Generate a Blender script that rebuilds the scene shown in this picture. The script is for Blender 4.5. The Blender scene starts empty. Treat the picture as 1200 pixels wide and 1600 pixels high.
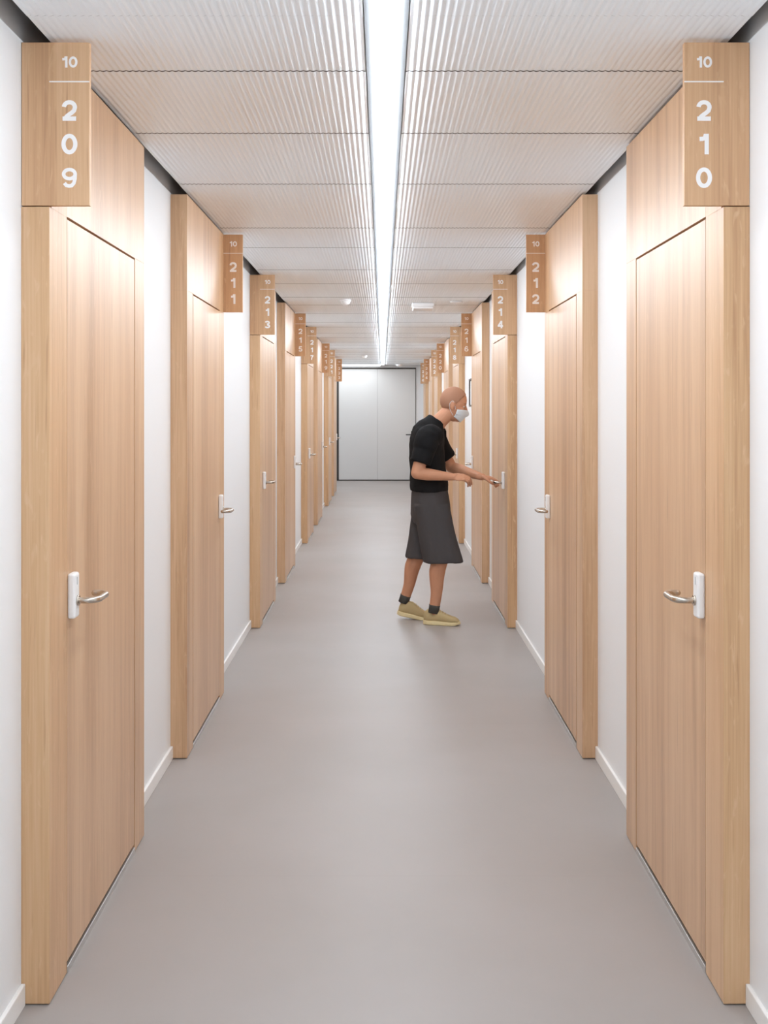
import bpy, bmesh, math, random
from mathutils import Vector, Matrix

random.seed(4)
scene = bpy.context.scene
COL = scene.collection
PI = math.pi

# ------------------------------------------------------------------ dimensions
F_PX = 1850.0
EYE = 1.545
TOP = EYE + 0.952            # top of the door surrounds, 2.497
CEIL = 2.507
WALLX = {-1: 0.9365, 1: 0.953}
FRONT = {-1: 0.863, 1: 0.885}
INNER = {-1: 0.759, 1: 0.783}
Y_A, Y_B, PERIOD, LEN = 3.07, 5.235, 5.293, 1.222
U0, U1 = 0.172, 1.060        # door leaf limits along the surround
DOOR_TOP = 2.066
END_Y = 25.75
LEFT_END = 22.42


# ------------------------------------------------------------------ materials
def srgb(r, g, b):
    def c(v):
        v /= 255.0
        return v / 12.92 if v <= 0.04045 else ((v + 0.055) / 1.055) ** 2.4
    return (c(r), c(g), c(b), 1.0)


def new_mat(name):
    m = bpy.data.materials.new(name)
    m.use_nodes = True
    nt = m.node_tree
    return m, nt, nt.nodes['Principled BSDF']


def plain(name, col, rough=0.5, metal=0.0, spec=0.5, bump=0.0, bscale=200.0, var=0.0, vscale=6.0):
    m, nt, b = new_mat(name)
    b.inputs['Base Color'].default_value = col
    b.inputs['Roughness'].default_value = rough
    b.inputs['Metallic'].default_value = metal
    b.inputs['Specular IOR Level'].default_value = spec
    tc = nt.nodes.new('ShaderNodeTexCoord')
    if bump:
        n = nt.nodes.new('ShaderNodeTexNoise')
        n.inputs['Scale'].default_value = bscale
        n.inputs['Detail'].default_value = 3
        nt.links.new(tc.outputs['Object'], n.inputs['Vector'])
        bp = nt.nodes.new('ShaderNodeBump')
        bp.inputs['Strength'].default_value = bump
        bp.inputs['Distance'].default_value = 0.002
        nt.links.new(n.outputs['Fac'], bp.inputs['Height'])
        nt.links.new(bp.outputs['Normal'], b.inputs['Normal'])
    if var:
        n = nt.nodes.new('ShaderNodeTexNoise')
        n.inputs['Scale'].default_value = vscale
        n.inputs['Detail'].default_value = 4
        nt.links.new(tc.outputs['Object'], n.inputs['Vector'])
        r = nt.nodes.new('ShaderNodeValToRGB')
        r.color_ramp.elements[0].position = 0.3
        r.color_ramp.elements[1].position = 0.7
        r.color_ramp.elements[0].color = tuple(c * (1 - var) for c in col[:3]) + (1,)
        r.color_ramp.elements[1].color = tuple(min(1, c * (1 + var)) for c in col[:3]) + (1,)
        nt.links.new(n.outputs['Fac'], r.inputs['Fac'])
        nt.links.new(r.outputs['Color'], b.inputs['Base Color'])
    return m


def oak(name, dark, mid, light, rough=0.4, streak=16.0, rays=0.35, spec=0.5):
    """light oak laminate with the grain running up"""
    m, nt, b = new_mat(name)
    L = nt.links.new
    tc = nt.nodes.new('ShaderNodeTexCoord')
    oi = nt.nodes.new('ShaderNodeObjectInfo')
    add = nt.nodes.new('ShaderNodeVectorMath'); add.operation = 'ADD'
    sc = nt.nodes.new('ShaderNodeVectorMath'); sc.operation = 'SCALE'
    cmb = nt.nodes.new('ShaderNodeCombineXYZ')
    L(oi.outputs['Random'], cmb.inputs[0]); L(oi.outputs['Random'], cmb.inputs[1]); L(oi.outputs['Random'], cmb.inputs[2])
    L(cmb.outputs[0], sc.inputs[0]); sc.inputs['Scale'].default_value = 9.0
    L(tc.outputs['Object'], add.inputs[0]); L(sc.outputs['Vector'], add.inputs[1])

    def noise(sx, sz, detail, dist=0.0, rough_=0.55):
        mp = nt.nodes.new('ShaderNodeMapping')
        mp.inputs['Scale'].default_value = (sx, sx, sz)
        L(add.outputs[0], mp.inputs['Vector'])
        n = nt.nodes.new('ShaderNodeTexNoise')
        n.inputs['Scale'].default_value = 1.0
        n.inputs['Detail'].default_value = detail
        n.inputs['Roughness'].default_value = rough_
        n.inputs['Distortion'].default_value = dist
        L(mp.outputs[0], n.inputs['Vector'])
        return n
    n1 = noise(streak, 0.45, 5, 0.5, 0.6)
    n2 = noise(210, 3.0, 3, 0.1)
    n3 = noise(60, 14, 2, 0.6)
    n4 = noise(3.6, 0.22, 2, 0.2)
    n5 = noise(70, 3.0, 2, 0.3)
    mix = nt.nodes.new('ShaderNodeMath'); mix.operation = 'MULTIPLY_ADD'
    mix.inputs[1].default_value = 0.24
    L(n2.outputs['Fac'], mix.inputs[0])
    m2 = nt.nodes.new('ShaderNodeMath'); m2.operation = 'MULTIPLY'; m2.inputs[1].default_value = 0.50
    L(n1.outputs['Fac'], m2.inputs[0]); L(m2.outputs[0], mix.inputs[2])
    m4 = nt.nodes.new('ShaderNodeMath'); m4.operation = 'MULTIPLY_ADD'; m4.inputs[1].default_value = 0.26
    L(n4.outputs['Fac'], m4.inputs[0]); L(mix.outputs[0], m4.inputs[2])
    ramp = nt.nodes.new('ShaderNodeValToRGB')
    e = ramp.color_ramp.elements
    e[0].position = 0.36; e[0].color = dark
    e[1].position = 0.64; e[1].color = light
    k = e.new(0.5); k.color = mid
    L(m4.outputs[0], ramp.inputs['Fac'])
    # pale medullary flecks
    fr = nt.nodes.new('ShaderNodeValToRGB')
    fr.color_ramp.elements[0].position = 0.60; fr.color_ramp.elements[0].color = (0, 0, 0, 1)
    fr.color_ramp.elements[1].position = 0.72; fr.color_ramp.elements[1].color = (rays, rays, rays, 1)
    L(n3.outputs['Fac'], fr.inputs['Fac'])
    mc = nt.nodes.new('ShaderNodeMixRGB')
    L(fr.outputs['Color'], mc.inputs['Fac'])
    L(ramp.outputs['Color'], mc.inputs['Color1']); mc.inputs['Color2'].default_value = light
    dr = nt.nodes.new('ShaderNodeValToRGB')
    dr.color_ramp.elements[0].position = 0.63; dr.color_ramp.elements[0].color = (0, 0, 0, 1)
    dr.color_ramp.elements[1].position = 0.76; dr.color_ramp.elements[1].color = (.8, .8, .8, 1)
    L(n5.outputs['Fac'], dr.inputs['Fac'])
    md_ = nt.nodes.new('ShaderNodeMixRGB')
    L(dr.outputs['Color'], md_.inputs['Fac'])
    L(mc.outputs['Color'], md_.inputs['Color1']); md_.inputs['Color2'].default_value = dark
    L(md_.outputs['Color'], b.inputs['Base Color'])
    b.inputs['Roughness'].default_value = rough
    b.inputs['Specular IOR Level'].default_value = spec
    bp = nt.nodes.new('ShaderNodeBump')
    bp.inputs['Strength'].default_value = 0.10; bp.inputs['Distance'].default_value = 0.001
    L(n2.outputs['Fac'], bp.inputs['Height']); L(bp.outputs['Normal'], b.inputs['Normal'])
    return m


M_OAK = oak('oak_door', srgb(180, 139, 102), srgb(207, 168, 130), srgb(221, 186, 150), rough=0.34, streak=10, spec=0.7)
M_OAKPOST = oak('oak_surround', srgb(182, 138, 98), srgb(207, 166, 124), srgb(219, 182, 144), rough=0.36, streak=15, rays=0.6, spec=0.55)
M_OAKSIGN = oak('oak_sign', srgb(180, 136, 99), srgb(205, 162, 122), srgb(218, 179, 140), rough=0.42, streak=15, rays=0.5)
M_EDGE = plain('dark_rebate', srgb(34, 22, 14), 0.9, spec=0.1)
M_WALL = plain('white_wall_paint', srgb(237, 238, 239), 0.55, bump=0.15, bscale=350)
M_BASE = plain('white_skirting', srgb(240, 238, 235), 0.4)
M_PLENUM = plain('grey_void', srgb(90, 90, 90), 0.9)
M_VOIDWALL = plain('raw_plaster', srgb(214, 214, 214), 0.9)
M_CEIL = plain('white_metal_ceiling', srgb(243, 249, 254), 0.32, bump=0.25, bscale=420)
M_FLATCEIL = plain('white_flat_ceiling', srgb(232, 232, 234), 0.6)
M_ALU = plain('grey_lamp_profile', srgb(112, 114, 116), 0.45, metal=0.0)
M_STEEL = plain('brushed_steel', srgb(196, 186, 174), 0.26, metal=1.0, bump=0.05, bscale=600)
M_THRESH = plain('aluminium_threshold', srgb(205, 203, 200), 0.35, metal=0.85)
M_PLATE = plain('white_plastic', srgb(240, 240, 240), 0.35)
M_GREYMARK = plain('grey_marking', srgb(176, 178, 180), 0.5)
M_LETTER = plain('white_lettering', srgb(244, 240, 238), 0.5)
M_PANEL = plain('grey_white_metal_door', srgb(222, 223, 223), 0.42)
M_BLACK = plain('black_metal', srgb(30, 29, 29), 0.4)
M_DARKFRAME = plain('dark_grey_door_frame', srgb(58, 52, 48), 0.6)
M_NOTICE = plain('grey_notice_frame', srgb(92, 84, 82), 0.5)
M_PAPER = plain('white_paper', srgb(235, 235, 233), 0.7)


def floor_mat():
    m, nt, b = new_mat('grey_vinyl_floor')
    L = nt.links.new
    tc = nt.nodes.new('ShaderNodeTexCoord')
    n = nt.nodes.new('ShaderNodeTexNoise'); n.inputs['Scale'].default_value = 1.6; n.inputs['Detail'].default_value = 5
    L(tc.outputs['Object'], n.inputs['Vector'])
    r = nt.nodes.new('ShaderNodeValToRGB')
    r.color_ramp.elements[0].position = 0.3; r.color_ramp.elements[0].color = srgb(159, 152, 147)
    r.color_ramp.elements[1].position = 0.7; r.color_ramp.elements[1].color = srgb(165, 158, 154)
    L(n.outputs['Fac'], r.inputs['Fac'])
    # fine welded seams across the floor
    sep = nt.nodes.new('ShaderNodeSeparateXYZ'); L(tc.outputs['Object'], sep.inputs[0])
    md = nt.nodes.new('ShaderNodeMath'); md.operation = 'MODULO'
    ad = nt.nodes.new('ShaderNodeMath'); ad.operation = 'ADD'; ad.inputs[1].default_value = 20 - 3.02
    L(sep.outputs['Y'], ad.inputs[0]); L(ad.outputs[0], md.inputs[0]); md.inputs[1].default_value = 1.9
    lt = nt.nodes.new('ShaderNodeMath'); lt.operation = 'LESS_THAN'; lt.inputs[1].default_value = 0.006
    L(md.outputs[0], lt.inputs[0])
    ml = nt.nodes.new('ShaderNodeMath'); ml.operation = 'MULTIPLY'; ml.inputs[1].default_value = 0.22
    L(lt.outputs[0], ml.inputs[0])
    mx = nt.nodes.new('ShaderNodeMixRGB'); L(ml.outputs[0], mx.inputs['Fac'])
    L(r.outputs['Color'], mx.inputs['Color1']); mx.inputs['Color2'].default_value = srgb(150, 140, 134)
    # a few small dark scuffs
    v = nt.nodes.new('ShaderNodeTexVoronoi'); v.inputs['Scale'].default_value = 1.1
    L(tc.outputs['Object'], v.inputs['Vector'])
    l2 = nt.nodes.new('ShaderNodeMath'); l2.operation = 'LESS_THAN'; l2.inputs[1].default_value = 0.006
    L(v.outputs['Distance'], l2.inputs[0])
    l3 = nt.nodes.new('ShaderNodeMath'); l3.operation = 'MULTIPLY'; l3.inputs[1].default_value = 0.5
    L(l2.outputs[0], l3.inputs[0])
    mx2 = nt.nodes.new('ShaderNodeMixRGB'); L(l3.outputs[0], mx2.inputs['Fac'])
    L(mx.outputs['Color'], mx2.inputs['Color1']); mx2.inputs['Color2'].default_value = srgb(110, 96, 88)
    L(mx2.outputs['Color'], b.inputs['Base Color'])
    b.inputs['Roughness'].default_value = 0.46
    b.inputs['Specular IOR Level'].default_value = 0.5
    return m


M_FLOOR = floor_mat()


def emit_mat(name, col, strength):
    m = bpy.data.materials.new(name); m.use_nodes = True
    nt = m.node_tree
    nt.nodes.remove(nt.nodes['Principled BSDF'])
    e = nt.nodes.new('ShaderNodeEmission')
    e.inputs['Color'].default_value = col; e.inputs['Strength'].default_value = strength
    nt.links.new(e.outputs[0], nt.nodes['Material Output'].inputs[0])
    return m


LAMP = 41.5
M_LAMP = emit_mat('lamp_diffuser', (0.89, 0.97, 1.05, 1), LAMP)
M_LOBBY = emit_mat('lobby_lamp_diffuser', (0.95, 0.98, 1.0, 1), 4.2)


# ------------------------------------------------------------------ mesh helpers
def box(bm, x0, x1, y0, y1, z0, z1, bev=0.0, seg=2):
    x0, x1 = min(x0, x1), max(x0, x1); y0, y1 = min(y0, y1), max(y0, y1)
    t = bmesh.new()
    bmesh.ops.create_cube(t, size=1)
    for v in t.verts:
        v.co = Vector(((v.co.x + .5) * (x1 - x0) + x0, (v.co.y + .5) * (y1 - y0) + y0, (v.co.z + .5) * (z1 - z0) + z0))
    if bev:
        bmesh.ops.bevel(t, geom=t.edges[:], offset=bev, segments=seg, affect='EDGES', profile=0.5)
    merge(bm, t)


def merge(bm, t):
    vm = [bm.verts.new(v.co) for v in t.verts]
    t.verts.index_update()
    for f in t.faces:
        try:
            nf = bm.faces.new([vm[v.index] for v in f.verts]); nf.smooth = f.smooth
        except ValueError:
            pass
    t.free()


def obj(name, bm, mat, parent=None, smooth=False, normals=True):
    me = bpy.data.meshes.new(name)
    if normals:
        bmesh.ops.recalc_face_normals(bm, faces=bm.faces[:])
    if smooth:
        for f in bm.faces:
            f.smooth = True
    bm.to_mesh(me); bm.free()
    if mat:
        me.materials.append(mat)
    o = bpy.data.objects.new(name, me)
    COL.objects.link(o)
    if parent:
        o.parent = parent
    return o


def boxobj(name, dims, mat, parent=None, bev=0.0):
    bm = bmesh.new(); box(bm, *dims, bev=bev)
    return obj(name, bm, mat, parent)


def struct(o):
    o['kind'] = 'structure'
    return o


def empty(name, loc=(0, 0, 0)):
    o = bpy.data.objects.new(name, None)
    o.location = loc; o.empty_display_size = 0.1
    COL.objects.link(o)
    return o


def tag(o, label, cat, group=None):
    o['label'] = label; o['category'] = cat
    if group:
        o['group'] = group
    return o


def frame_of(d):
    d = d.normalized()
    a = Vector((0, 0, 1)) if abs(d.z) < 0.9 else Vector((1, 0, 0))
    u = d.cross(a).normalized()
    return u, d.cross(u).normalized()


def tube(bm, pts, radii, n=12, caps=True, squash=None):
    """round tube through points; rounded caps"""
    pts = [Vector(p) for p in pts]
    if not hasattr(radii, '__len__'):
        radii = [radii] * len(pts)
    rings = []
    d0 = (pts[1] - pts[0]); u, w = frame_of(d0)
    seq = []
    for i, p in enumerate(pts):
        if i == 0: d = pts[1] - pts[0]
        elif i == len(pts) - 1: d = pts[-1] - pts[-2]
        else: d = (pts[i + 1] - p).normalized() + (p - pts[i - 1]).normalized()
        d.normalize()
        u = (u - d * u.dot(d)).normalized(); w = d.cross(u)
        seq.append((p, radii[i], d, u.copy(), w.copy()))
    full = []
    if caps:
        p, r, d, u_, w_ = seq[0]
        for a in (0.2, 0.55, 0.85):
            full.append((p - d * r * math.cos(a * PI / 2), r * math.sin(a * PI / 2), u_, w_))
    for p, r, d, u_, w_ in seq:
        full.append((p, r, u_, w_))
    if caps:
        p, r, d, u_, w_ = seq[-1]
        for a in (0.85, 0.55, 0.2):
            full.append((p + d * r * math.cos(a * PI / 2), r * math.sin(a * PI / 2), u_, w_))
    for p, r, u_, w_ in full:
        rings.append([bm.verts.new(p + u_ * (r * math.cos(2 * PI * k / n)) + w_ * (r * math.sin(2 * PI * k / n))) for k in range(n)])
    for a, b in zip(rings, rings[1:]):
        for k in range(n):
            f = bm.faces.new((a[k], a[(k + 1) % n], b[(k + 1) % n], b[k])); f.smooth = True
    bm.faces.new(rings[0][::-1]); bm.faces.new(rings[-1])


def smooth_path(pts, per=6):
    P = [Vector(p) for p in pts]
    out = []
    for i in range(len(P) - 1):
        p0 = P[max(i - 1, 0)]; p1 = P[i]; p2 = P[i + 1]; p3 = P[min(i + 2, len(P) - 1)]
        for k in range(per):
            t = k / per
            out.append(0.5 * ((2 * p1) + (p2 - p0) * t + (2 * p0 - 5 * p1 + 4 * p2 - p3) * t * t + (3 * p1 - p0 - 3 * p2 + p3) * t ** 3))
    out.append(P[-1])
    return out


def lathe(bm, prof, c, n=32, axis='z'):
    """prof: list of (r, h) around +z at c"""
    rings = []
    for r, h in prof:
        if r < 1e-6:
            rings.append([bm.verts.new((c[0], c[1], c[2] + h))])
        else:
            rings.append([bm.verts.new((c[0] + r * math.cos(2 * PI * k / n), c[1] + r * math.sin(2 * PI * k / n), c[2] + h)) for k in range(n)])
    for a, b in zip(rings, rings[1:]):
        for k in range(n):
            if len(a) == 1 and len(b) == 1: continue
            if len(a) == 1: bm.faces.new((a[0], b[k], b[(k + 1) % n]))
            elif len(b) == 1: bm.faces.new((a[k], a[(k + 1) % n], b[0]))
            else: bm.faces.new((a[k], a[(k + 1) % n], b[(k + 1) % n], b[k]))
    if len(rings[0]) > 1: bm.faces.new(rings[0][::-1])
    if len(rings[-1]) > 1: bm.faces.new(rings[-1])


# ------------------------------------------------------------------ setting
BACK_Y = -2.6
LOBBY_X = -2.9
struct(boxobj('floor', (LOBBY_X - .2, 1.2, BACK_Y - .2, END_Y + .2, -0.08, 0.0), M_FLOOR))
struct(boxobj('wall_right', (WALLX[1], WALLX[1] + .12, BACK_Y, END_Y, 0, 2.503), M_WALL))
struct(boxobj('wall_left', (-WALLX[-1] - .12, -WALLX[-1], BACK_Y, LEFT_END, 0, 2.503), M_WALL))
struct(boxobj('wall_back', (-1.1, 1.1, BACK_Y - .12, BACK_Y, 0, 2.78), M_WALL))
# end wall with the opening for the double door
DX0, DX1, DZ = -0.945, 0.722, 2.425
bm = bmesh.new()
box(bm, LOBBY_X, DX0 - .045, END_Y, END_Y + .12, 0, 2.78)
box(bm, DX1 + .012, 1.12, END_Y, END_Y + .12, 0, 2.78)
box(bm, DX0 - .045, DX1 + .012, END_Y, END_Y + .12, DZ + .03, 2.78)
struct(obj('wall_end', bm, M_WALL))
struct(boxobj('wall_lobby', (LOBBY_X - .12, LOBBY_X, LEFT_END - .3, END_Y, 0, 2.78), M_WALL))
struct(boxobj('wall_lobby_side', (LOBBY_X, -WALLX[-1] - .12, LEFT_END - .12, LEFT_END, 0, 2.78), M_WALL))
# void above the suspended ceiling: grey upper walls and slab
struct(boxobj('trim_1', (WALLX[1] + .004, WALLX[1] + .12, BACK_Y, END_Y, 2.503, 2.80), M_VOIDWALL))
struct(boxobj('trim_2', (-WALLX[-1] - .12, -WALLX[-1] - .004, BACK_Y, LEFT_END, 2.503, 2.80), M_VOIDWALL))
struct(boxobj('ceiling_slab', (LOBBY_X - .12, 1.2, BACK_Y - .12, END_Y + .12, 2.78, 2.86), M_PLENUM))

# ribbed metal ceiling panels, ridges along the corridor
SEAMS = [2.897, 3.37, 3.647, 4.13, 4.77, 5.06]
ys = [2.897]
while ys[-1] > BACK_Y:
    ys.append(ys[-1] - (0.277 if len(ys) % 2 else 0.483))
ys = [BACK_Y + .02] + sorted(y for y in ys if y > BACK_Y + .1)
ys += SEAMS[1:]
k = 0
while ys[-1] < 24.6:
    ys.append(ys[-1] + (0.61, 0.61, 0.483, 0.277, 0.483, 0.64, 0.29)[k % 7]); k += 1
ys[-1] = END_Y - .02
bm = bmesh.new()
PITCH, AMP = 0.0185, 0.0021
for (xa, xb) in ((-0.869, -0.047), (0.067, 0.905)):
    n = int(round((xb - xa) / PITCH))
    p = (xb - xa) / n
    xs = []
    for i in range(n):
        for fx, fz in ((0.0, 0.0), (0.14, 0.15), (0.5, 1.0), (0.86, 0.15)):
            xs.append((xa + (i + fx) * p, fz))
    xs.append((xb, 0.0))
    for j, (y0, y1) in enumerate(zip(ys, ys[1:])):
        dz = 0.0012 * (j % 2)
        ra, rb = [], []
        for x, fz in xs:
            z = CEIL + dz + AMP * fz
            ra.append(bm.verts.new((x, y0 + .002, z))); rb.append(bm.verts.new((x, y1 - .002, z)))
        for a in range(len(xs) - 1):
            bm.faces.new((ra[a], rb[a], rb[a + 1], ra[a + 1]))
        # turned-up outer edges
        for i_, x in ((0, xa), (-1, xb)):
            u = bm.verts.new((x, y0 + .002, CEIL + .03)); v = bm.verts.new((x, y1 - .002, CEIL + .03))
            bm.faces.new((ra[i_], rb[i_], v, u))
nf = len(bm.faces)
# added dark backing over the panels; its colour stands for shade in the joints
box(bm, -0.867, -0.049, BACK_Y + .02, END_Y - .02, CEIL + .009, CEIL + .03)
box(bm, 0.069, 0.903, BACK_Y + .02, END_Y - .02, CEIL + .009, CEIL + .03)
bm.faces.ensure_lookup_table()
for f in bm.faces[nf:]: f.material_index = 1
co_ = obj('ceiling', bm, M_CEIL, normals=False); co_.data.materials.append(M_PLENUM); struct(co_)
struct(boxobj('ceiling_lobby', (LOBBY_X, -0.872, LEFT_END, END_Y, CEIL, CEIL + .03), M_FLATCEIL))

# skirting boards between the surrounds
UNITS = []      # (side, y0, y1, kind, number)
for kk in range(5):
    for s in (-1, 1):
        ya, yb = Y_A + kk * PERIOD, Y_B + kk * PERIOD
        nA = 209 + 4 * kk + (1 if s > 0 else 0); nB = nA + 2
        if kk < 4:
            UNITS.append((s, ya, ya + LEN, 'A', nA)); UNITS.append((s, yb, yb + LEN, 'B', nB))
        elif s > 0:
            UNITS.append((s, ya, ya + LEN, 'A', nA))


def skirting(name, s):
    spans = []
    y = BACK_Y
    end = END_Y if s > 0 else LEFT_END
    for u in sorted([u for u in UNITS if u[0] == s], key=lambda t: t[1]):
        spans.append((y, u[1] - .001)); y = u[2] + .001
    spans.append((y, end))
    bm = bmesh.new()
    for a, b in spans:
        if b - a > .03:
            box(bm, s * WALLX[s], s * (WALLX[s] - .012), a, b, 0.0, 0.058, bev=0.003, seg=2)
    struct(obj(name, bm, M_BASE))


skirting('baseboard_left', -1)
skirting('baseboard_right', 1)

# ------------------------------------------------------------------ oak doors
PROTO = {}


def lever_pts(s, d0, ustand, ulen, zc, U):
    """U-shaped lever: out from the plate, along the door, back towards it"""
    out, ret = 0.075, 0.036
    r = 0.032
    pts = [(d0, ustand)]
    pts += [(out - r, ustand)]
    for a in (15, 30, 45, 60, 75):
        t = math.radians(a)
        pts.append((out - r + r * math.sin(t), ustand + r - r * math.cos(t)))
    pts.append((out, ustand + r)); pts.append((out, ulen - r))
    for a in (15, 30, 45, 60, 75):
        t = math.radians(a)
        pts.append((out - r + r * math.cos(t), ulen - r + r * math.sin(t)))
    pts.append((out - r, ulen)); pts.append((ret, ulen))
    return [U(d, u, zc) for d, u in pts]


def build_door(s, kind, name):
    """oak-faced door set; local origin on the wall plane at its near end on the floor"""
    W, Fr = WALLX[s], FRONT[s]
    D = W - Fr
    root = empty(name)

    def X(d):          # d = distance out from the oak front plane (negative: into the wall)
        return -s * (D + d)

    def Y(u):
        return u if kind == 'A' else LEN - u

    def bx(bm, d0, d1, u0, u1, z0, z1, bev=0.0):
        box(bm, X(d0), X(d1), Y(u0), Y(u1), z0, z1, bev)

    SB = EYE + 0.528   # underside of the sign board
    # post on the sign side, cut back behind the sign board
    bm = bmesh.new()
    bx(bm, -D, 0, 0.0, U0 - .003, 0.004, SB - .002, 0.0008)
    bx(bm, -D, 0, 0.0205, U0 - .003, SB - .0025, TOP, 0.0006)
    obj('door_post', bm, M_OAKPOST, root)
    # far post and head panel, one flush piece
    bm = bmesh.new()
    bx(bm, -D, 0, U1 + .003, LEN, 0.004, DOOR_TOP + .007, 0.0008)
    bx(bm, -D, 0, U0 - .0015, LEN, DOOR_TOP + .007, TOP, 0.0006)
    obj('door_surround', bm, M_OAKPOST if False else M_OAK, root)
    # dark rebate seen through the joints
    bm = bmesh.new()
    bx(bm, -D + .002, -.030, U0 - .004, U1 + .004, 0.002, DOOR_TOP + .006)
    obj('door_rebate', bm, M_EDGE, root)
    bm = bmesh.new()
    bx(bm, -.0295, .001, U0, U1 - .001, 0.0, 0.0195, 0.001)
    obj('threshold', bm, M_THRESH, root)
    bm = bmesh.new()
    bx(bm, -.029, 0, U0, U1 - .010, 0.033, DOOR_TOP, 0.0008)
    leaf = obj('door_leaf', bm, M_OAK, root)
    # lock plate, lever and rose
    bm = bmesh.new()
    bx(bm, 0.0, 0.021, U0 + .002, U0 + .052, 0.971, 1.095, 0.006)
    obj('lock_plate', bm, M_PLATE, leaf, smooth=False)
    bm = bmesh.new()
    bx(bm, 0.0208, 0.0218, U0 + .024, U0 + .028, 1.062, 1.084)
    obj('card_reader_mark', bm, M_GREYMARK, leaf)
    us = U0 + .030
    bm = bmesh.new()
    U = lambda d, u, z: (X(d), Y(u), z)
    tube(bm, [U(0.0205, us, 1.018), U(0.026, us, 1.018)], 0.0145, n=20, caps=False)
    obj('lever_rose', bm, M_STEEL, leaf)
    bm = bmesh.new()
    tube(bm, lever_pts(s, 0.022, us, us + .132, 1.018, U), 0.0088, n=14)
    obj('lever_handle', bm, M_STEEL, leaf)
    return root


def copy_tree(o, parent=None):
    c = o.copy(); COL.objects.link(c)
    if parent:
        c.parent = parent
    for ch in list(o.children):
        copy_tree(ch, c)
    return c


# digits as centre lines in a box of height 1
def arc(cx, cy, rx, ry, a0, a1, n=14):
    return [(cx + rx * math.cos(math.radians(a0 + (a1 - a0) * i / n)), cy + ry * math.sin(math.radians(a0 + (a1 - a0) * i / n))) for i in range(n + 1)]


T = 0.205
h = T / 2
GLYPH = {
    '0': [arc(.38, .5, .285, .5 - h, 90, 450, 32)],
    '1': [[(.43, 0), (.43, 1)], [(.08, .745), (.22, .750), (.33, .785), (.41, .86)], [(.345, .80), (.39, 1.0)]],
    '2': [arc(.38, .66, .265, .34 - h, 178, -15, 14) + [(.60, .49), (.50, .395), (.36, .30), (.24, .20), (.17, .10)], [(.05, h), (.71, h)]],
    '3': [arc(.36, .725, .25, .275 - h, 165, -80, 12) + arc(.37, .275, .275, .275 - h, 80, -165, 14)],
    '4': [[(.53, 0), (.53, 1)], [(.03, .30), (.74, .30)], [(.50, .93), (.10, .30)]],
    '5': [[(.18, 1 - h), (.66, 1 - h)], [(.22, .95), (.155, .47)], arc(.365, .32, .275, .32 - h, 140, -155, 16)],
    '6': [arc(.38, .325, .28, .325 - h, 90, 450, 24), [(.105, .36), (.11, .55), (.16, .76), (.27, .885), (.40, .905), (.53, .87), (.62, .76)]],
    '7': [[(.06, 1 - h), (.70, 1 - h)], [(.64, .92), (.45, .62), (.34, .35), (.29, 0)]],
    '8': [arc(.38, .735, .24, .265 - h, 90, 450, 22), arc(.38, .28, .285, .28 - h, 90, 450, 24)],
}
GLYPH['9'] = [[(.76 - x, 1 - y) for x, y in st] for st in GLYPH['6']]


def add_text(bm, txt, cx, cz, hgt, y, gap=0.06, depth=0.0006):
    widths = [0.60 if c == '1' else 0.76 for c in txt]
    total = sum(widths) + gap * (len(txt) - 1)
    x = cx - total * hgt / 2
    for c, w in zip(txt, widths):
        for si, st in enumerate(GLYPH[c]):
            dp = depth + .0004 * si
            P = [Vector((x + a * hgt, cz + (b - .5) * hgt)) for a, b in st]
            closed = (P[0] - P[-1]).length < 1e-6
            if closed: P = P[:-1]
            n = len(P); Lr, Rr = [], []
            for i in range(n):
                if closed:
                    d1 = P[i] - P[i - 1]; d2 = P[(i + 1) % n] - P[i]
                else:
                    d1 = P[i] - P[i - 1] if i else P[1] - P[0]
                    d2 = P[i + 1] - P[i] if i < n - 1 else d1
                d1.normalize(); d2.normalize()
                t = (d1 + d2).normalized(); nn = Vector((-t.y, t.x))
                k_ = (.172 if c in '689' else .196 if c == '3' else T) * hgt / 2 / max(0.5, nn.dot(Vector((-d1.y, d1.x))))
                Lr.append(P[i] + nn * k_); Rr.append(P[i] - nn * k_)
            rng = range(n) if closed else range(n - 1)
            vf = lambda q, yy: bm.verts.new((q.x, yy, min(max(q.y, cz - .5 * hgt), cz + .5 * hgt)))
            LF = [vf(q, y - dp) for q in Lr]; RF = [vf(q, y - dp) for q in Rr]
            LB = [vf(q, y) for q in Lr]; RB = [vf(q, y) for q in Rr]
            for i in rng:
                j = (i + 1) % n
                bm.faces.new((LF[i], LF[j], RF[j], RF[i]))
                bm.faces.new((LB[i], LB[j], LF[j], LF[i]))
                bm.faces.new((RF[i], RF[j], RB[j], RB[i]))
        x += (w + gap) * hgt


def build_sign(s, kind, number):
    """oak board projecting into the corridor, white numerals on the face towards the entrance"""
    root = empty('room_sign')
    W, Fr, In = WALLX[s], FRONT[s], INNER[s]
    th = 0.018
    zb = EYE + 0.529
    bm = bmesh.new()
    box(bm, s * (W - .001), s * In, 0, th, zb, TOP, bev=0.001)
    obj('board', bm, M_OAKSIGN, root)
    cx = s * (In + Fr) / 2
    bm = bmesh.new(); add_text(bm, '10', cx, TOP - .051, 0.029, 0.0)
    obj('floor_number', bm, M_LETTER, root)
    bm = bmesh.new(); box(bm, s * In, s * Fr, -.0006, 0.0, TOP - .1035, TOP - .1003)
    obj('divider_line', bm, M_LETTER, root)
    for i, c in enumerate(str(number)):
        bm = bmesh.new(); add_text(bm, c, cx, TOP - .1765 - .0872 * i, 0.0535, 0.0)
        obj('room_numeral', bm, M_LETTER, root)
    return root


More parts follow.
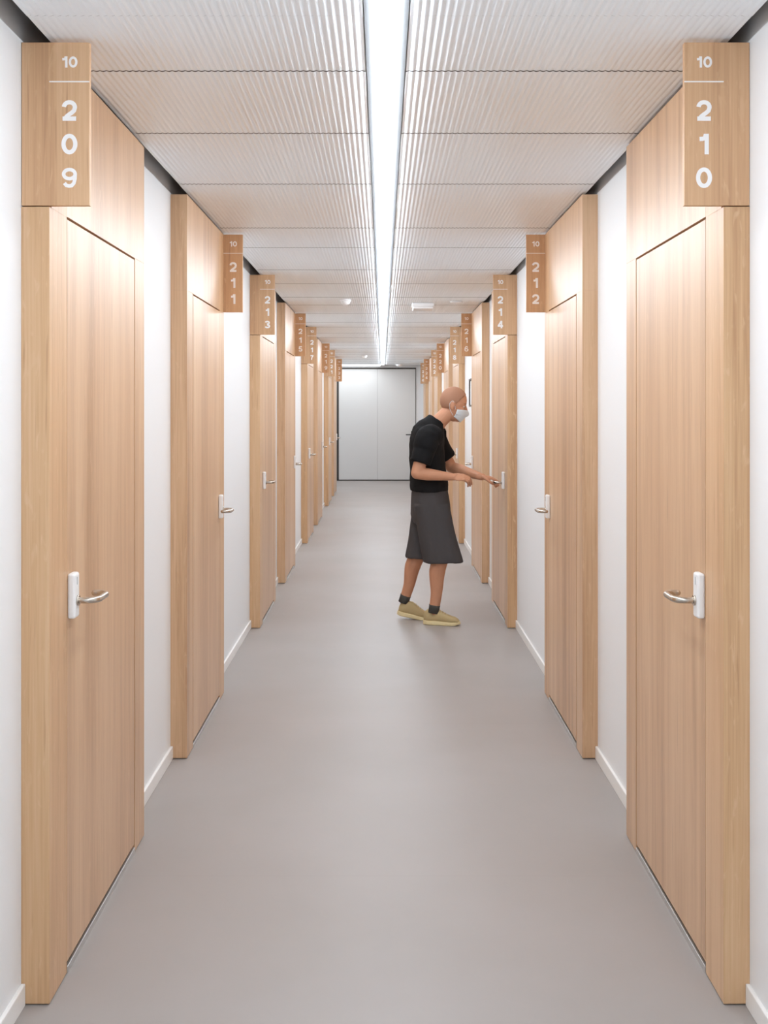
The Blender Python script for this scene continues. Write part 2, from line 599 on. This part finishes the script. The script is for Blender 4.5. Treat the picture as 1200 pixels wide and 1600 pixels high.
for idx, (s, y0, y1, kind, num) in enumerate(UNITS):
    key = (s, kind)
    if key not in PROTO:
        PROTO[key] = build_door(s, kind, 'door_%d' % (idx + 1))
        d = PROTO[key]
    else:
        d = copy_tree(PROTO[key]); d.name = 'door_%d' % (idx + 1)
    d.location = (s * WALLX[s], y0, 0)
    struct(d)
    tag(d, 'oak door with steel lever in a full-height oak surround, under sign %d' % num, 'door', 'oak doors along the corridor')
    g = build_sign(s, kind, num)
    g.location = (0, y0 - .0006 if kind == 'A' else y1 - .0184 - .0, 0)
    if kind == 'B':
        g.location.y = y1 - .0185
    tag(g, 'oak sign board with white numerals 10 and %d at the door head' % num, 'sign', 'oak room number signs')

# ------------------------------------------------------------------ end double door
door = empty('door_%d' % (len(UNITS) + 1), (0, END_Y, 0))
struct(door)
tag(door, 'pale grey double door closing the far end of the corridor', 'door')
bm = bmesh.new()
box(bm, DX0 - .045, DX0 - .002, -.012, .1, 0, DZ + .03)
box(bm, DX1 + .002, DX1 + .012, -.012, .1, 0, DZ + .03)
box(bm, DX0 - .002, DX1 + .002, -.012, .1, DZ + .004, DZ + .03)
box(bm, DX0 - .002, DX1 + .002, .05, .1, 0, DZ + .004)
obj('door_frame', bm, M_DARKFRAME, door)
MID = -0.105
bm = bmesh.new(); box(bm, DX0, MID - .0015, -.006, .045, .022, DZ, bev=.0015)
obj('door_leaf', bm, M_PANEL, door)
bm = bmesh.new(); box(bm, MID + .0015, DX1, -.006, .045, .022, DZ, bev=.0015)
leaf = obj('door_leaf', bm, M_PANEL, door)
bm = bmesh.new(); box(bm, DX0, DX1, .0, .05, .001, .018)
obj('threshold', bm, M_DARKFRAME, door)
bm = bmesh.new()
box(bm, .625, .665, -.014, -.006, .86, 1.08, bev=.004)
obj('lock_plate', bm, M_BLACK, leaf)
bm = bmesh.new()
tube(bm, [(.645, -.01, 1.0), (.645, -.05, 1.0), (.63, -.062, 1.0), (.52, -.062, 1.0)], .011, n=10)
obj('lever_handle', bm, M_BLACK, leaf)

# ------------------------------------------------------------------ linear lamp


lx = 0.010
lamp = empty('linear_ceiling_light', (lx, 0, CEIL))
tag(lamp, 'long white glowing strip light running down the middle of the ceiling', 'ceiling light')
bm = bmesh.new()
Y0L, Y1L = BACK_Y + .05, 25.0
for sx in (-1, 1):
    box(bm, sx * .031, sx * .055, Y0L, Y1L, -.001, .05, bev=.001)
box(bm, -.031, .031, Y0L, Y1L, .03, .05)
obj('lamp_housing', bm, M_ALU, lamp)
bm = bmesh.new()
prof = [(-.030, -.0005), (-.030, -.013), (-.022, -.017), (0, -.019), (.022, -.017), (.030, -.013), (.030, -.0005)]
nseg = 28
rows = []
for i in range(nseg + 1):
    y = Y0L + (Y1L - Y0L) * i / nseg
    rows.append([bm.verts.new((x, y, z)) for x, z in prof])
for a, b in zip(rows, rows[1:]):
    for k in range(len(prof) - 1):
        bm.faces.new((a[k], a[k + 1], b[k + 1], b[k]))
obj('lamp_diffuser', bm, M_LAMP, lamp, normals=False)

# light panel turning off to the left above the lobby
lob = empty('lobby_ceiling_light', (-1.2, 25.2, CEIL))
tag(lob, 'wide glowing ceiling light turning left above the grey double door', 'ceiling light')
boxobj('lamp_housing', (-1.2, 1.165, -.22, .40, -.012, -.001), M_ALU, lob, bev=.002)
boxobj('lamp_diffuser', (-1.19, 1.160, -.21, .39, -.022, -.012), M_LOBBY, lob, bev=.002)

# ------------------------------------------------------------------ ceiling devices
def detector(x, y, r, label, group=None):
    root = empty('smoke_detector', (x, y, CEIL))
    bm = bmesh.new(); lathe(bm, [(r, 0.0), (r, -.016), (r * .93, -.020)], (0, 0, 0), 28)
    obj('mounting_base', bm, M_PLATE, root)
    bm = bmesh.new(); lathe(bm, [(r * .80, -.019), (r * .80, -.030), (r * .72, -.040), (r * .45, -.048), (r * .2, -.050), (0, -.050)], (0, 0, 0), 28)
    obj('sensor_head', bm, M_PLATE, root, smooth=True)
    tag(root, label, 'smoke detector', group)


detector(-.322, 10.35, .048, 'round white smoke detector left of the strip light, the one nearer the entrance', 'smoke detectors on the ceiling')
detector(-.318, 21.1, .050, 'round white smoke detector left of the strip light, close to the far end', 'smoke detectors on the ceiling')
detector(.352, 25.1, .078, 'round white smoke detector just above the far double door, right of the strip light', 'smoke detectors on the ceiling')

em = empty('ceiling_emergency_light', (.368, 10.8, CEIL))
tag(em, 'rectangular white emergency light box right of the strip light', 'emergency light')
boxobj('housing', (-.098, .098, -.13, .13, -.030, 0.0), M_PLATE, em, bev=.003)
boxobj('lens', (-.092, .092, -.122, .122, -.052, -.029), plain('milky_lens', srgb(244, 244, 244), 0.25), em, bev=.010)

sp = empty('ceiling_speaker', (.66, 10.55, CEIL))
tag(sp, 'small flat white disc on the ceiling in front of sign 214', 'speaker')
bm = bmesh.new(); lathe(bm, [(.055, 0), (.055, -.006), (.046, -.010)], (0, 0, 0), 28); obj('rim', bm, M_PLATE, sp)
bm = bmesh.new(); lathe(bm, [(.044, -.009), (.030, -.012), (0, -.013)], (0, 0, 0), 28); obj('cover', bm, M_CEIL, sp)

# notice on the right wall
no = empty('wall_notice', (WALLX[1], 12.52, 1.724))
tag(no, 'framed grey notice on the white wall between doors 216 and 218', 'notice')
bm = bmesh.new()
box(bm, -.008, 0, -.19, .19, -.148, .148)
for a_, b_, c_, d_ in ((-.19, -.172, -.148, .148), (.172, .19, -.148, .148), (-.172, .172, -.148, -.130), (-.172, .172, .130, .148)):
    box(bm, -.024, -.008, a_, b_, c_, d_, bev=.001)
obj('notice_frame', bm, M_NOTICE, no)
boxobj('notice_sheet', (-.0095, -.0082, -.17, .17, -.128, .128), M_PAPER, no)

# ------------------------------------------------------------------ the person at door 214
M_SKIN = plain('skin', srgb(198, 142, 110), 0.5, spec=0.4, bump=0.1, bscale=120, var=0.05, vscale=14)
M_TEE = plain('black_cotton', srgb(24, 23, 24), 0.9, spec=0.2, bump=0.5, bscale=40)
M_SHORTS = plain('charcoal_cloth', srgb(74, 70, 70), 0.9, spec=0.2, bump=0.5, bscale=30)
M_SHOE = plain('tan_suede', srgb(186, 164, 120), 0.8, bump=0.3, bscale=150, var=0.06)
M_SOLE = plain('cream_rubber', srgb(226, 208, 160), 0.6)
M_SOCK = plain('dark_grey_knit', srgb(74, 72, 68), 0.9, bump=0.4, bscale=300)
M_MASK = plain('pale_mask_fabric', srgb(214, 219, 223), 0.8, bump=0.2, bscale=200)
M_HAIR = plain('cropped_hair', srgb(168, 122, 96), 0.8, bump=0.8, bscale=260)
M_EYE = plain('eye_white', srgb(225, 220, 214), 0.3)
M_LACE = plain('pale_lace', srgb(214, 200, 164), 0.8)

PX, PY = 0.35, 8.60
person = empty('person', (PX, PY, 0))
tag(person, 'person in black t-shirt, charcoal shorts, tan sneakers and face mask reaching for a lever', 'person')
ORG = Vector((PX, PY, 0))


def V(x, y, z):            # world coordinates -> person space
    return Vector((x, y, z)) - ORG


def ellipsoid(bm, c, rx, ry, rz, M=None, n=20):
    t = bmesh.new()
    bmesh.ops.create_uvsphere(t, u_segments=n, v_segments=n // 2 + 2, radius=1)
    for v in t.verts:
        p = Vector((v.co.x * rx, v.co.y * ry, v.co.z * rz))
        v.co = Vector(c) + (M @ p if M else p)
    merge(bm, t)


def loft(bm, rings, n=28, power=2.0):
    """rings: (cx, cy, cz, rx, ry, tilt) in person space; closed at both ends"""
    R = []
    for cx, cy, cz, rx, ry, tilt in rings:
        ring = []
        for k in range(n):
            a = 2 * PI * k / n
            ca, sa = math.cos(a), math.sin(a)
            x = rx * math.copysign(abs(ca) ** (2 / power), ca); y = ry * math.copysign(abs(sa) ** (2 / power), sa)
            ring.append(bm.verts.new((cx + x * math.cos(tilt), cy + y, cz - x * math.sin(tilt))))
        R.append(ring)
    for a, b in zip(R, R[1:]):
        for k in range(n):
            bm.faces.new((a[k], a[(k + 1) % n], b[(k + 1) % n], b[k]))
    bm.faces.new(R[0][::-1]); bm.faces.new(R[-1])


def fused(name, bm, mat, parent, voxel, smooth_n=4):
    """join overlapping pieces into one continuous surface"""
    o = obj(name, bm, mat, parent)
    m = o.modifiers.new('remesh', 'REMESH'); m.mode = 'VOXEL'; m.voxel_size = voxel; m.use_smooth_shade = True
    s = o.modifiers.new('smooth', 'SMOOTH'); s.factor = 0.5; s.iterations = smooth_n
    dg = bpy.context.evaluated_depsgraph_get()
    me = bpy.data.meshes.new_from_object(o.evaluated_get(dg))
    o.modifiers.clear()
    old = o.data; o.data = me; bpy.data.meshes.remove(old)
    me.name = name
    if not me.materials: me.materials.append(mat)
    me.polygons.foreach_set('use_smooth', [True] * len(me.polygons))
    return o


# joints (world)
SHn, SHf = Vector((.325, 8.42, 1.345)), Vector((.375, 8.78, 1.345))
ELn, ELf = Vector((.245, 8.375, 1.095)), Vector((.515, 8.83, 1.115))
WRn, WRf = Vector((.495, 8.40, 1.068)), Vector((.720, 8.655, 1.055))
HPn, HPf = Vector((.345, 8.53, .88)), Vector((.345, 8.67, .88))
KNn, KNf = Vector((.430, 8.50, .50)), Vector((.275, 8.70, .50))
ANn, ANf = Vector((.372, 8.50, .115)), Vector((.165, 8.735, .150))

bm = bmesh.new()
# trunk
loft(bm, [(c - PX, 0, z, a, b, t) for c, z, a, b, t in (
    (.345, .80, .085, .14, 0), (.345, .88, .115, .165, 0), (.335, .98, .108, .155, .05), (.325, 1.10, .105, .15, .1),
    (.32, 1.22, .115, .165, .2), (.33, 1.32, .112, .175, .3), (.35, 1.39, .095, .15, .4), (.375, 1.44, .07, .10, .5), (.40, 1.465, .052, .06, .6))])
# neck
tube(bm, [V(.375, 8.6, 1.40), V(.42, 8.6, 1.465), V(.475, 8.6, 1.52)], [.064, .057, .056], n=18)


def limb(pts, radii):
    sp = smooth_path([p - ORG for p in pts], 5)
    n = len(pts); rr = []
    for i in range(len(sp)):
        f = i / 5; a = min(int(f), n - 2); q = f - a
        rr.append(radii[a] * (1 - q) + radii[a + 1] * q)
    tube(bm, sp, rr, n=16)


for SH, EL, WR in ((SHn, ELn, WRn), (SHf, ELf, WRf)):
    limb([SH, SH.lerp(EL, .45), EL], [.058, .052, .042])
    limb([EL, EL.lerp(WR, .3), EL.lerp(WR, .75), WR], [.042, .044, .033, .027])
for HP, KN, AN, bend in ((HPn, KNn, ANn, 1), (HPf, KNf, ANf, 1)):
    limb([HP, HP.lerp(KN, .5), KN], [.082, .074, .058])
    limb([KN, KN.lerp(AN, .3) + Vector((-.018, 0, 0)), KN.lerp(AN, .7), AN], [.057, .059, .042, .036])
# feet inside the shoes
for AN, fx in ((ANn, Vector((.09, -.022, -.072))), (ANf, Vector((.09, -.007, -.098)))):
    tube(bm, [AN - ORG, AN - ORG + Vector((.005, 0, -.055)), AN + fx - ORG], [.032, .024, .012], n=12)

# head
HC = Vector((.515, 8.6, 1.583)) - ORG
tl = math.radians(14)
FW, UP, RT = Vector((math.cos(tl), 0, -math.sin(tl))), Vector((math.sin(tl), 0, math.cos(tl))), Vector((0, -1, 0))
HM = Matrix((FW, RT, UP)).transposed()


def H(f, r, u):
    return HC + FW * f + RT * r + UP * u


def hbox_ell(c, rx, ry, rz):
    ellipsoid(bm, H(*c), rx, ry, rz, HM, 24)


hbox_ell((-.004, 0, .028), .098, .077, .097)       # skull
hbox_ell((.022, 0, -.035), .070, .064, .088)       # face
hbox_ell((.052, 0, -.092), .034, .036, .026)       # chin
hbox_ell((.070, 0, .022), .020, .052, .016)        # brow
hbox_ell((.060, .034, -.028), .026, .024, .026)    # cheeks
hbox_ell((.060, -.034, -.028), .026, .024, .026)
tube(bm, [H(.086, 0, .012), H(.100, 0, -.018), H(.112, 0, -.038)], [.010, .012, .015], n=12)
hbox_ell((.098, .010, -.044), .013, .009, .009); hbox_ell((.098, -.010, -.044), .013, .009, .009)
hbox_ell((.084, 0, -.066), .012, .024, .006); hbox_ell((.082, 0, -.077), .012, .021, .007)   # lips
for sgn in (-1, 1):
    ellipsoid(bm, H(-.008, sgn * .078, -.008), .019, .008, .032, HM, 16)
    ellipsoid(bm, H(-.004, sgn * .077, -.034), .011, .007, .012, HM, 12)


# hands
def hand(wr, fwd, nrm, thumb_side, curls, thumb_pts, spread=.0195, plen=.088):
    """palm with four fingers of unequal length and a thumb from the side of the palm.
    fwd: wrist -> knuckles, nrm: out of the back of the hand, curls: bend (deg) at the three joints per finger"""
    fwd = fwd.normalized(); nrm = (nrm - fwd * nrm.dot(fwd)).normalized()
    side = fwd.cross(nrm) * thumb_side
    tube(bm, [wr - fwd * .02, wr + fwd * .012], [.026, .026], n=14)
    M = Matrix((fwd, side, nrm)).transposed()
    ellipsoid(bm, wr + fwd * (plen * .52), plen * .60, .040, .0155, M, 18)
    for q in (-.028, -.0095, .0095, .027):
        tube(bm, [wr + fwd * .015 + side * q * .6, wr + fwd * (plen * .97) + side * q], [.0125, .0105], n=10)
    lens = [(.043, .025, .021), (.047, .029, .022), (.043, .027, .021), (.034, .020, .019)]
    for i, (ln, cv) in enumerate(zip(lens, curls)):
        off = (1.5 - i) * spread
        base = wr + fwd * (plen * (1.0 - .03 * abs(i - 1.2))) + side * off
        pts = [base - fwd * .012, base]; ang = 0
        p = base
        for L_, c_ in zip(ln, cv):
            ang += math.radians(c_)
            d = fwd * math.cos(ang) - nrm * math.sin(ang)
            p = p + d * L_; pts.append(p)
        tube(bm, pts, [.0105, .0098, .0090, .0083, .0075], n=10)
    tube(bm, thumb_pts(wr, fwd, side, nrm), [.015, .0125, .0105, .0088], n=10)


# far (left) hand closing over the lever of door 214
hand(WRf - ORG, Vector((.72, -.10, -.10)), Vector((.1, 0, 1)), 1,
     [(18, 62, 62), (20, 62, 62), (20, 64, 62), (22, 64, 62)],
     lambda w_, f, s, n_: [w_ + f * .022 + s * .022, w_ + f * .052 + s * .046 - n_ * .012, w_ + f * .080 + s * .048 - n_ * .030, w_ + f * .100 + s * .036 - n_ * .040])
# near (right) hand relaxed in front of the waist
hand(WRn - ORG, Vector((.95, .12, -.06)), Vector((.05, -.55, .83)), -1,
     [(20, 26, 16), (24, 30, 20), (28, 32, 22), (32, 34, 24)],
     lambda w_, f, s, n_: [w_ + f * .020 + s * .022, w_ + f * .048 + s * .044 - n_ * .010, w_ + f * .076 + s * .054 - n_ * .020, w_ + f * .100 + s * .052 - n_ * .030])
body = fused('body', bm, M_SKIN, person, 0.0036, 5)

# eyes
for sgn in (-1, 1):
    bm = bmesh.new(); ellipsoid(bm, H(.0745, sgn * .031, .001), .010, .012, .0070, HM, 14)
    e_ = obj('eye', bm, M_EYE, person, smooth=True)
    bm = bmesh.new(); ellipsoid(bm, H(.0830, sgn * .0325, .001), .0024, .0055, .0055, HM, 12)
    obj('iris', bm, M_BLACK, e_, smooth=True)
# eyebrows and closely cropped hair
bm = bmesh.new()
ellipsoid(bm, H(-.004, 0, .029), .1005, .0795, .0995, HM, 40)
geom = bm.verts[:] + bm.edges[:] + bm.faces[:]
r_ = bmesh.ops.bisect_plane(bm, geom=geom, plane_co=H(.052, 0, .062), plane_no=(FW * .80 - UP * .55).normalized(), clear_outer=True)
geom = bm.verts[:] + bm.edges[:] + bm.faces[:]
bmesh.ops.bisect_plane(bm, geom=geom, plane_co=H(-.06, 0, -.045), plane_no=(-UP + FW * .35).normalized(), clear_outer=True)
bmesh.ops.holes_fill(bm, edges=[e for e in bm.edges if e.is_boundary])
obj('hair', bm, M_HAIR, person, smooth=True)
for sgn in (-1, 1):
    bm = bmesh.new()
    tube(bm, [H(.089, sgn * .016, .021), H(.086, sgn * .034, .027), H(.072, sgn * .050, .022)], [.0035, .004, .0025], n=8)
    obj('eyebrow', bm, M_HAIR, person)

# face mask
bm = bmesh.new()
NA, NV = 25, 11
gridv = []
for j in range(NV):
    v = j / (NV - 1)
    row = []
    for i in range(NA):
        a = -1 + 2 * i / (NA - 1)
        th = a * math.radians(74)
        u = -.018 - v * .098
        u += (abs(a) ** 2) * (-.012 if v < .5 else .030) * (1 if v < .5 else (v - .5) * 2)
        bulge = 0.112 + .020 * math.exp(-((v - .28) / .22) ** 2) * math.exp(-(a / .28) ** 2) - .030 * v ** 2.5
        wide = .074 - .016 * v
        f = -.012 + (bulge + .012) * math.cos(th) ** .8
        r = (wide + .002) * math.sin(th) / math.sin(math.radians(74))
        pl = .0012 * math.sin(v * PI * 6)
        row.append(bm.verts.new(H(f + pl, r, u)))
    gridv.append(row)
for a, b in zip(gridv, gridv[1:]):
    for i in range(NA - 1):
        bm.faces.new((a[i], a[i + 1], b[i + 1], b[i]))
bmesh.ops.recalc_face_normals(bm, faces=bm.faces[:])
bmesh.ops.solidify(bm, geom=bm.faces[:], thickness=.002)
mask = obj('face_mask', bm, M_MASK, person, smooth=True)
for sgn in (-1, 1):
    bm = bmesh.new()
    tube(bm, smooth_path([H(.020, sgn * .073, -.032), H(.004, sgn * .080, .004), H(-.014, sgn * .084, .022), H(-.030, sgn * .080, -.004), H(-.018, sgn * .076, -.042), H(.014, sgn * .066, -.078)], 5), .0016, n=6)
    obj('ear_loop', bm, M_MASK, mask)

# t-shirt
bm = bmesh.new()
loft(bm, [(c - PX, 0, z, a, b, t) for c, z, a, b, t in (
    (.342, .96, .138, .186, 0), (.340, 1.02, .136, .182, 0), (.332, 1.10, .128, .172, .08), (.324, 1.20, .128, .178, .18),
    (.325, 1.30, .130, .190, .28), (.338, 1.375, .118, .176, .38), (.360, 1.425, .095, .130, .48), (.383, 1.458, .073, .082, .55), (.398, 1.472, .066, .070, .6))])
for SH, EL in ((SHn, ELn), (SHf, ELf)):
    a_ = SH - ORG; b_ = SH.lerp(EL, .72) - ORG
    tube(bm, smooth_path([a_ + Vector((.03, 0.06 if SH is SHn else -.06, .01)), a_, a_.lerp(b_, .5), b_], 4),
         [.085] * 4 + [.083] * 4 + [.076] * 4 + [.074], n=20, caps=False)
rg = random.Random(3)
tee = fused('t_shirt', bm, M_TEE, person, 0.006, 6)



def fold(o, amp, sx, sz):
    from mathutils import noise
    for v in o.data.vertices:
        c = v.co
        a = noise.noise(Vector((c.x * sx + c.z * 4, c.y * sx, c.z * sz)))
        b = noise.noise(Vector((c.x * sx * 2.1 + 7, c.y * sx * 2.1 - c.z * 6, c.z * sz * 2.3)))
        v.co = c + v.normal * (amp * (a * .7 + b * .3 + .35))


fold(tee, .010, 9, 13)
# wide knee-length shorts
bm = bmesh.new()
loft(bm, [(c - PX, 0, z, a, b, 0) for c, z, a, b in ((.345, 1.00, .118, .165), (.345, .94, .128, .178), (.35, .86, .138, .188), (.352, .78, .142, .186), (.352, .72, .12, .17))])
loft(bm, [(c - PX, y - PY, z, a, b, 0) for c, y, z, a, b in (
    (.352, 8.515, .86, .125, .100), (.375, 8.510, .74, .128, .102), (.402, 8.505, .60, .134, .104), (.428, 8.503, .50, .140, .108), (.438, 8.503, .452, .142, .110))], power=2.3)
loft(bm, [(c - PX, y - PY, z, a, b, 0) for c, y, z, a, b in (
    (.345, 8.685, .86, .120, .100), (.330, 8.69, .74, .118, .100), (.308, 8.695, .60, .116, .102), (.290, 8.70, .51, .114, .104), (.282, 8.70, .462, .113, .105))], power=2.3)
fold(fused('shorts', bm, M_SHORTS, person, 0.007, 5), .010, 13, 2.6)


# socks and sneakers
def sneaker(pos, yaw, pitch):
    R = Matrix.Rotation(yaw, 3, 'Z') @ Matrix.Rotation(pitch, 3, 'Y')
    S = lambda x, y, z: R @ Vector((x, y, z)) + pos
    sec = [(-.074, .012, .062), (-.068, .026, .090), (-.048, .036, .108), (-.015, .040, .116), (.020, .040, .116), (.050, .041, .100),
           (.085, .044, .080), (.120, .046, .066), (.150, .043, .058), (.172, .033, .046), (.185, .015, .032)]
    bm = bmesh.new(); n = 22; R_ = []
    for x, w_, h_ in sec:
        ring = []
        for k in range(n):
            a = 2 * PI * k / n
            ca, sa = math.cos(a), math.sin(a)
            y = w_ * math.copysign(abs(ca) ** .75, ca)
            if x > -.05 and x < .07 and sa > 0: y *= 1 - .28 * sa
            z = .016 + (h_ - .016) * (.5 + .5 * math.copysign(abs(sa) ** .75, sa))
            ring.append(bm.verts.new(S(x, y, z)))
        R_.append(ring)
    for a, b in zip(R_, R_[1:]):
        for k in range(n): bm.faces.new((a[k], a[(k + 1) % n], b[(k + 1) % n], b[k]))
    bm.faces.new(R_[0][::-1]); bm.faces.new(R_[-1])
    shoe = obj('sneaker', bm, M_SHOE, person, smooth=True)
    bm = bmesh.new(); lay = []
    out = [(-.080, .0), (-.072, .024), (-.045, .038), (0, .041), (.05, .041), (.10, .048), (.135, .049), (.165, .040), (.185, .022), (.193, 0)]
    outline = out + [(x, -y) for x, y in out[-2:0:-1]]
    for z, sc in ((0, .93), (.004, 1.0), (.016, 1.0), (.024, .965)):
        lay.append([bm.verts.new(S(.055 + (x - .055) * sc, y * sc, z + (.012 * max(0, -x - .02) / .06 if z > .01 else 0) + (.006 if x > .17 else 0))) for x, y in outline])
    m_ = len(outline)
    for a, b in zip(lay, lay[1:]):
        for k in range(m_): bm.faces.new((a[k], a[(k + 1) % m_], b[(k + 1) % m_], b[k]))
    bm.faces.new(lay[0][::-1]); bm.faces.new(lay[-1])
    obj('sole', bm, M_SOLE, shoe, smooth=False)
    for i in range(4):
        x = .040 + i * .017; hh = .109 - i * .0105
        bm = bmesh.new(); tube(bm, [S(x, -.020, hh - .006), S(x + .004, 0, hh + .001), S(x, .020, hh - .006)], .0028, n=8)
        obj('lace', bm, M_LACE, shoe)


sneaker(V(.372, 8.515, 0.001), math.radians(-13), 0)
sneaker(V(.185, 8.735, 0.018), math.radians(-4), math.radians(11))
for AN, KN in ((ANn, KNn), (ANf, KNf)):
    d = (KN - AN).normalized()
    bm = bmesh.new(); tube(bm, [AN - ORG - d * .03, AN - ORG + d * .015, AN - ORG + d * .028], [.039, .0390, .0405], n=20, caps=False)
    obj('sock', bm, M_SOCK, person, smooth=True)


# ------------------------------------------------------------------ camera, view
cam = bpy.data.cameras.new('camera')
cam.sensor_fit = 'HORIZONTAL'; cam.sensor_width = 36.0
cam.lens = 36.0 * F_PX / 1200.0
cam.shift_x = -(597.3 - 600) / 1200.0
cam.shift_y = -(800 - 640) / 1200.0
cam.clip_start = 0.05; cam.clip_end = 100
co = bpy.data.objects.new('camera', cam)
co.location = (0, 0, EYE); co.rotation_euler = (PI / 2, 0, 0)
COL.objects.link(co)
scene.camera = co

w = bpy.data.worlds.new('world'); scene.world = w
w.use_nodes = True
w.node_tree.nodes['Background'].inputs['Color'].default_value = (0.9, 0.95, 1, 1)
w.node_tree.nodes['Background'].inputs['Strength'].default_value = 0.05

scene.view_settings.view_transform = 'Standard'
scene.view_settings.look = 'None'
scene.view_settings.gamma = 1
scene.view_settings.exposure = 0.0
scene.view_settings.use_curve_mapping = False
scene.cycles.use_denoising = True
scene.cycles.max_bounces = 12
scene.cycles.diffuse_bounces = 8
scene.cycles.glossy_bounces = 4
scene.cycles.sample_clamp_indirect = 10
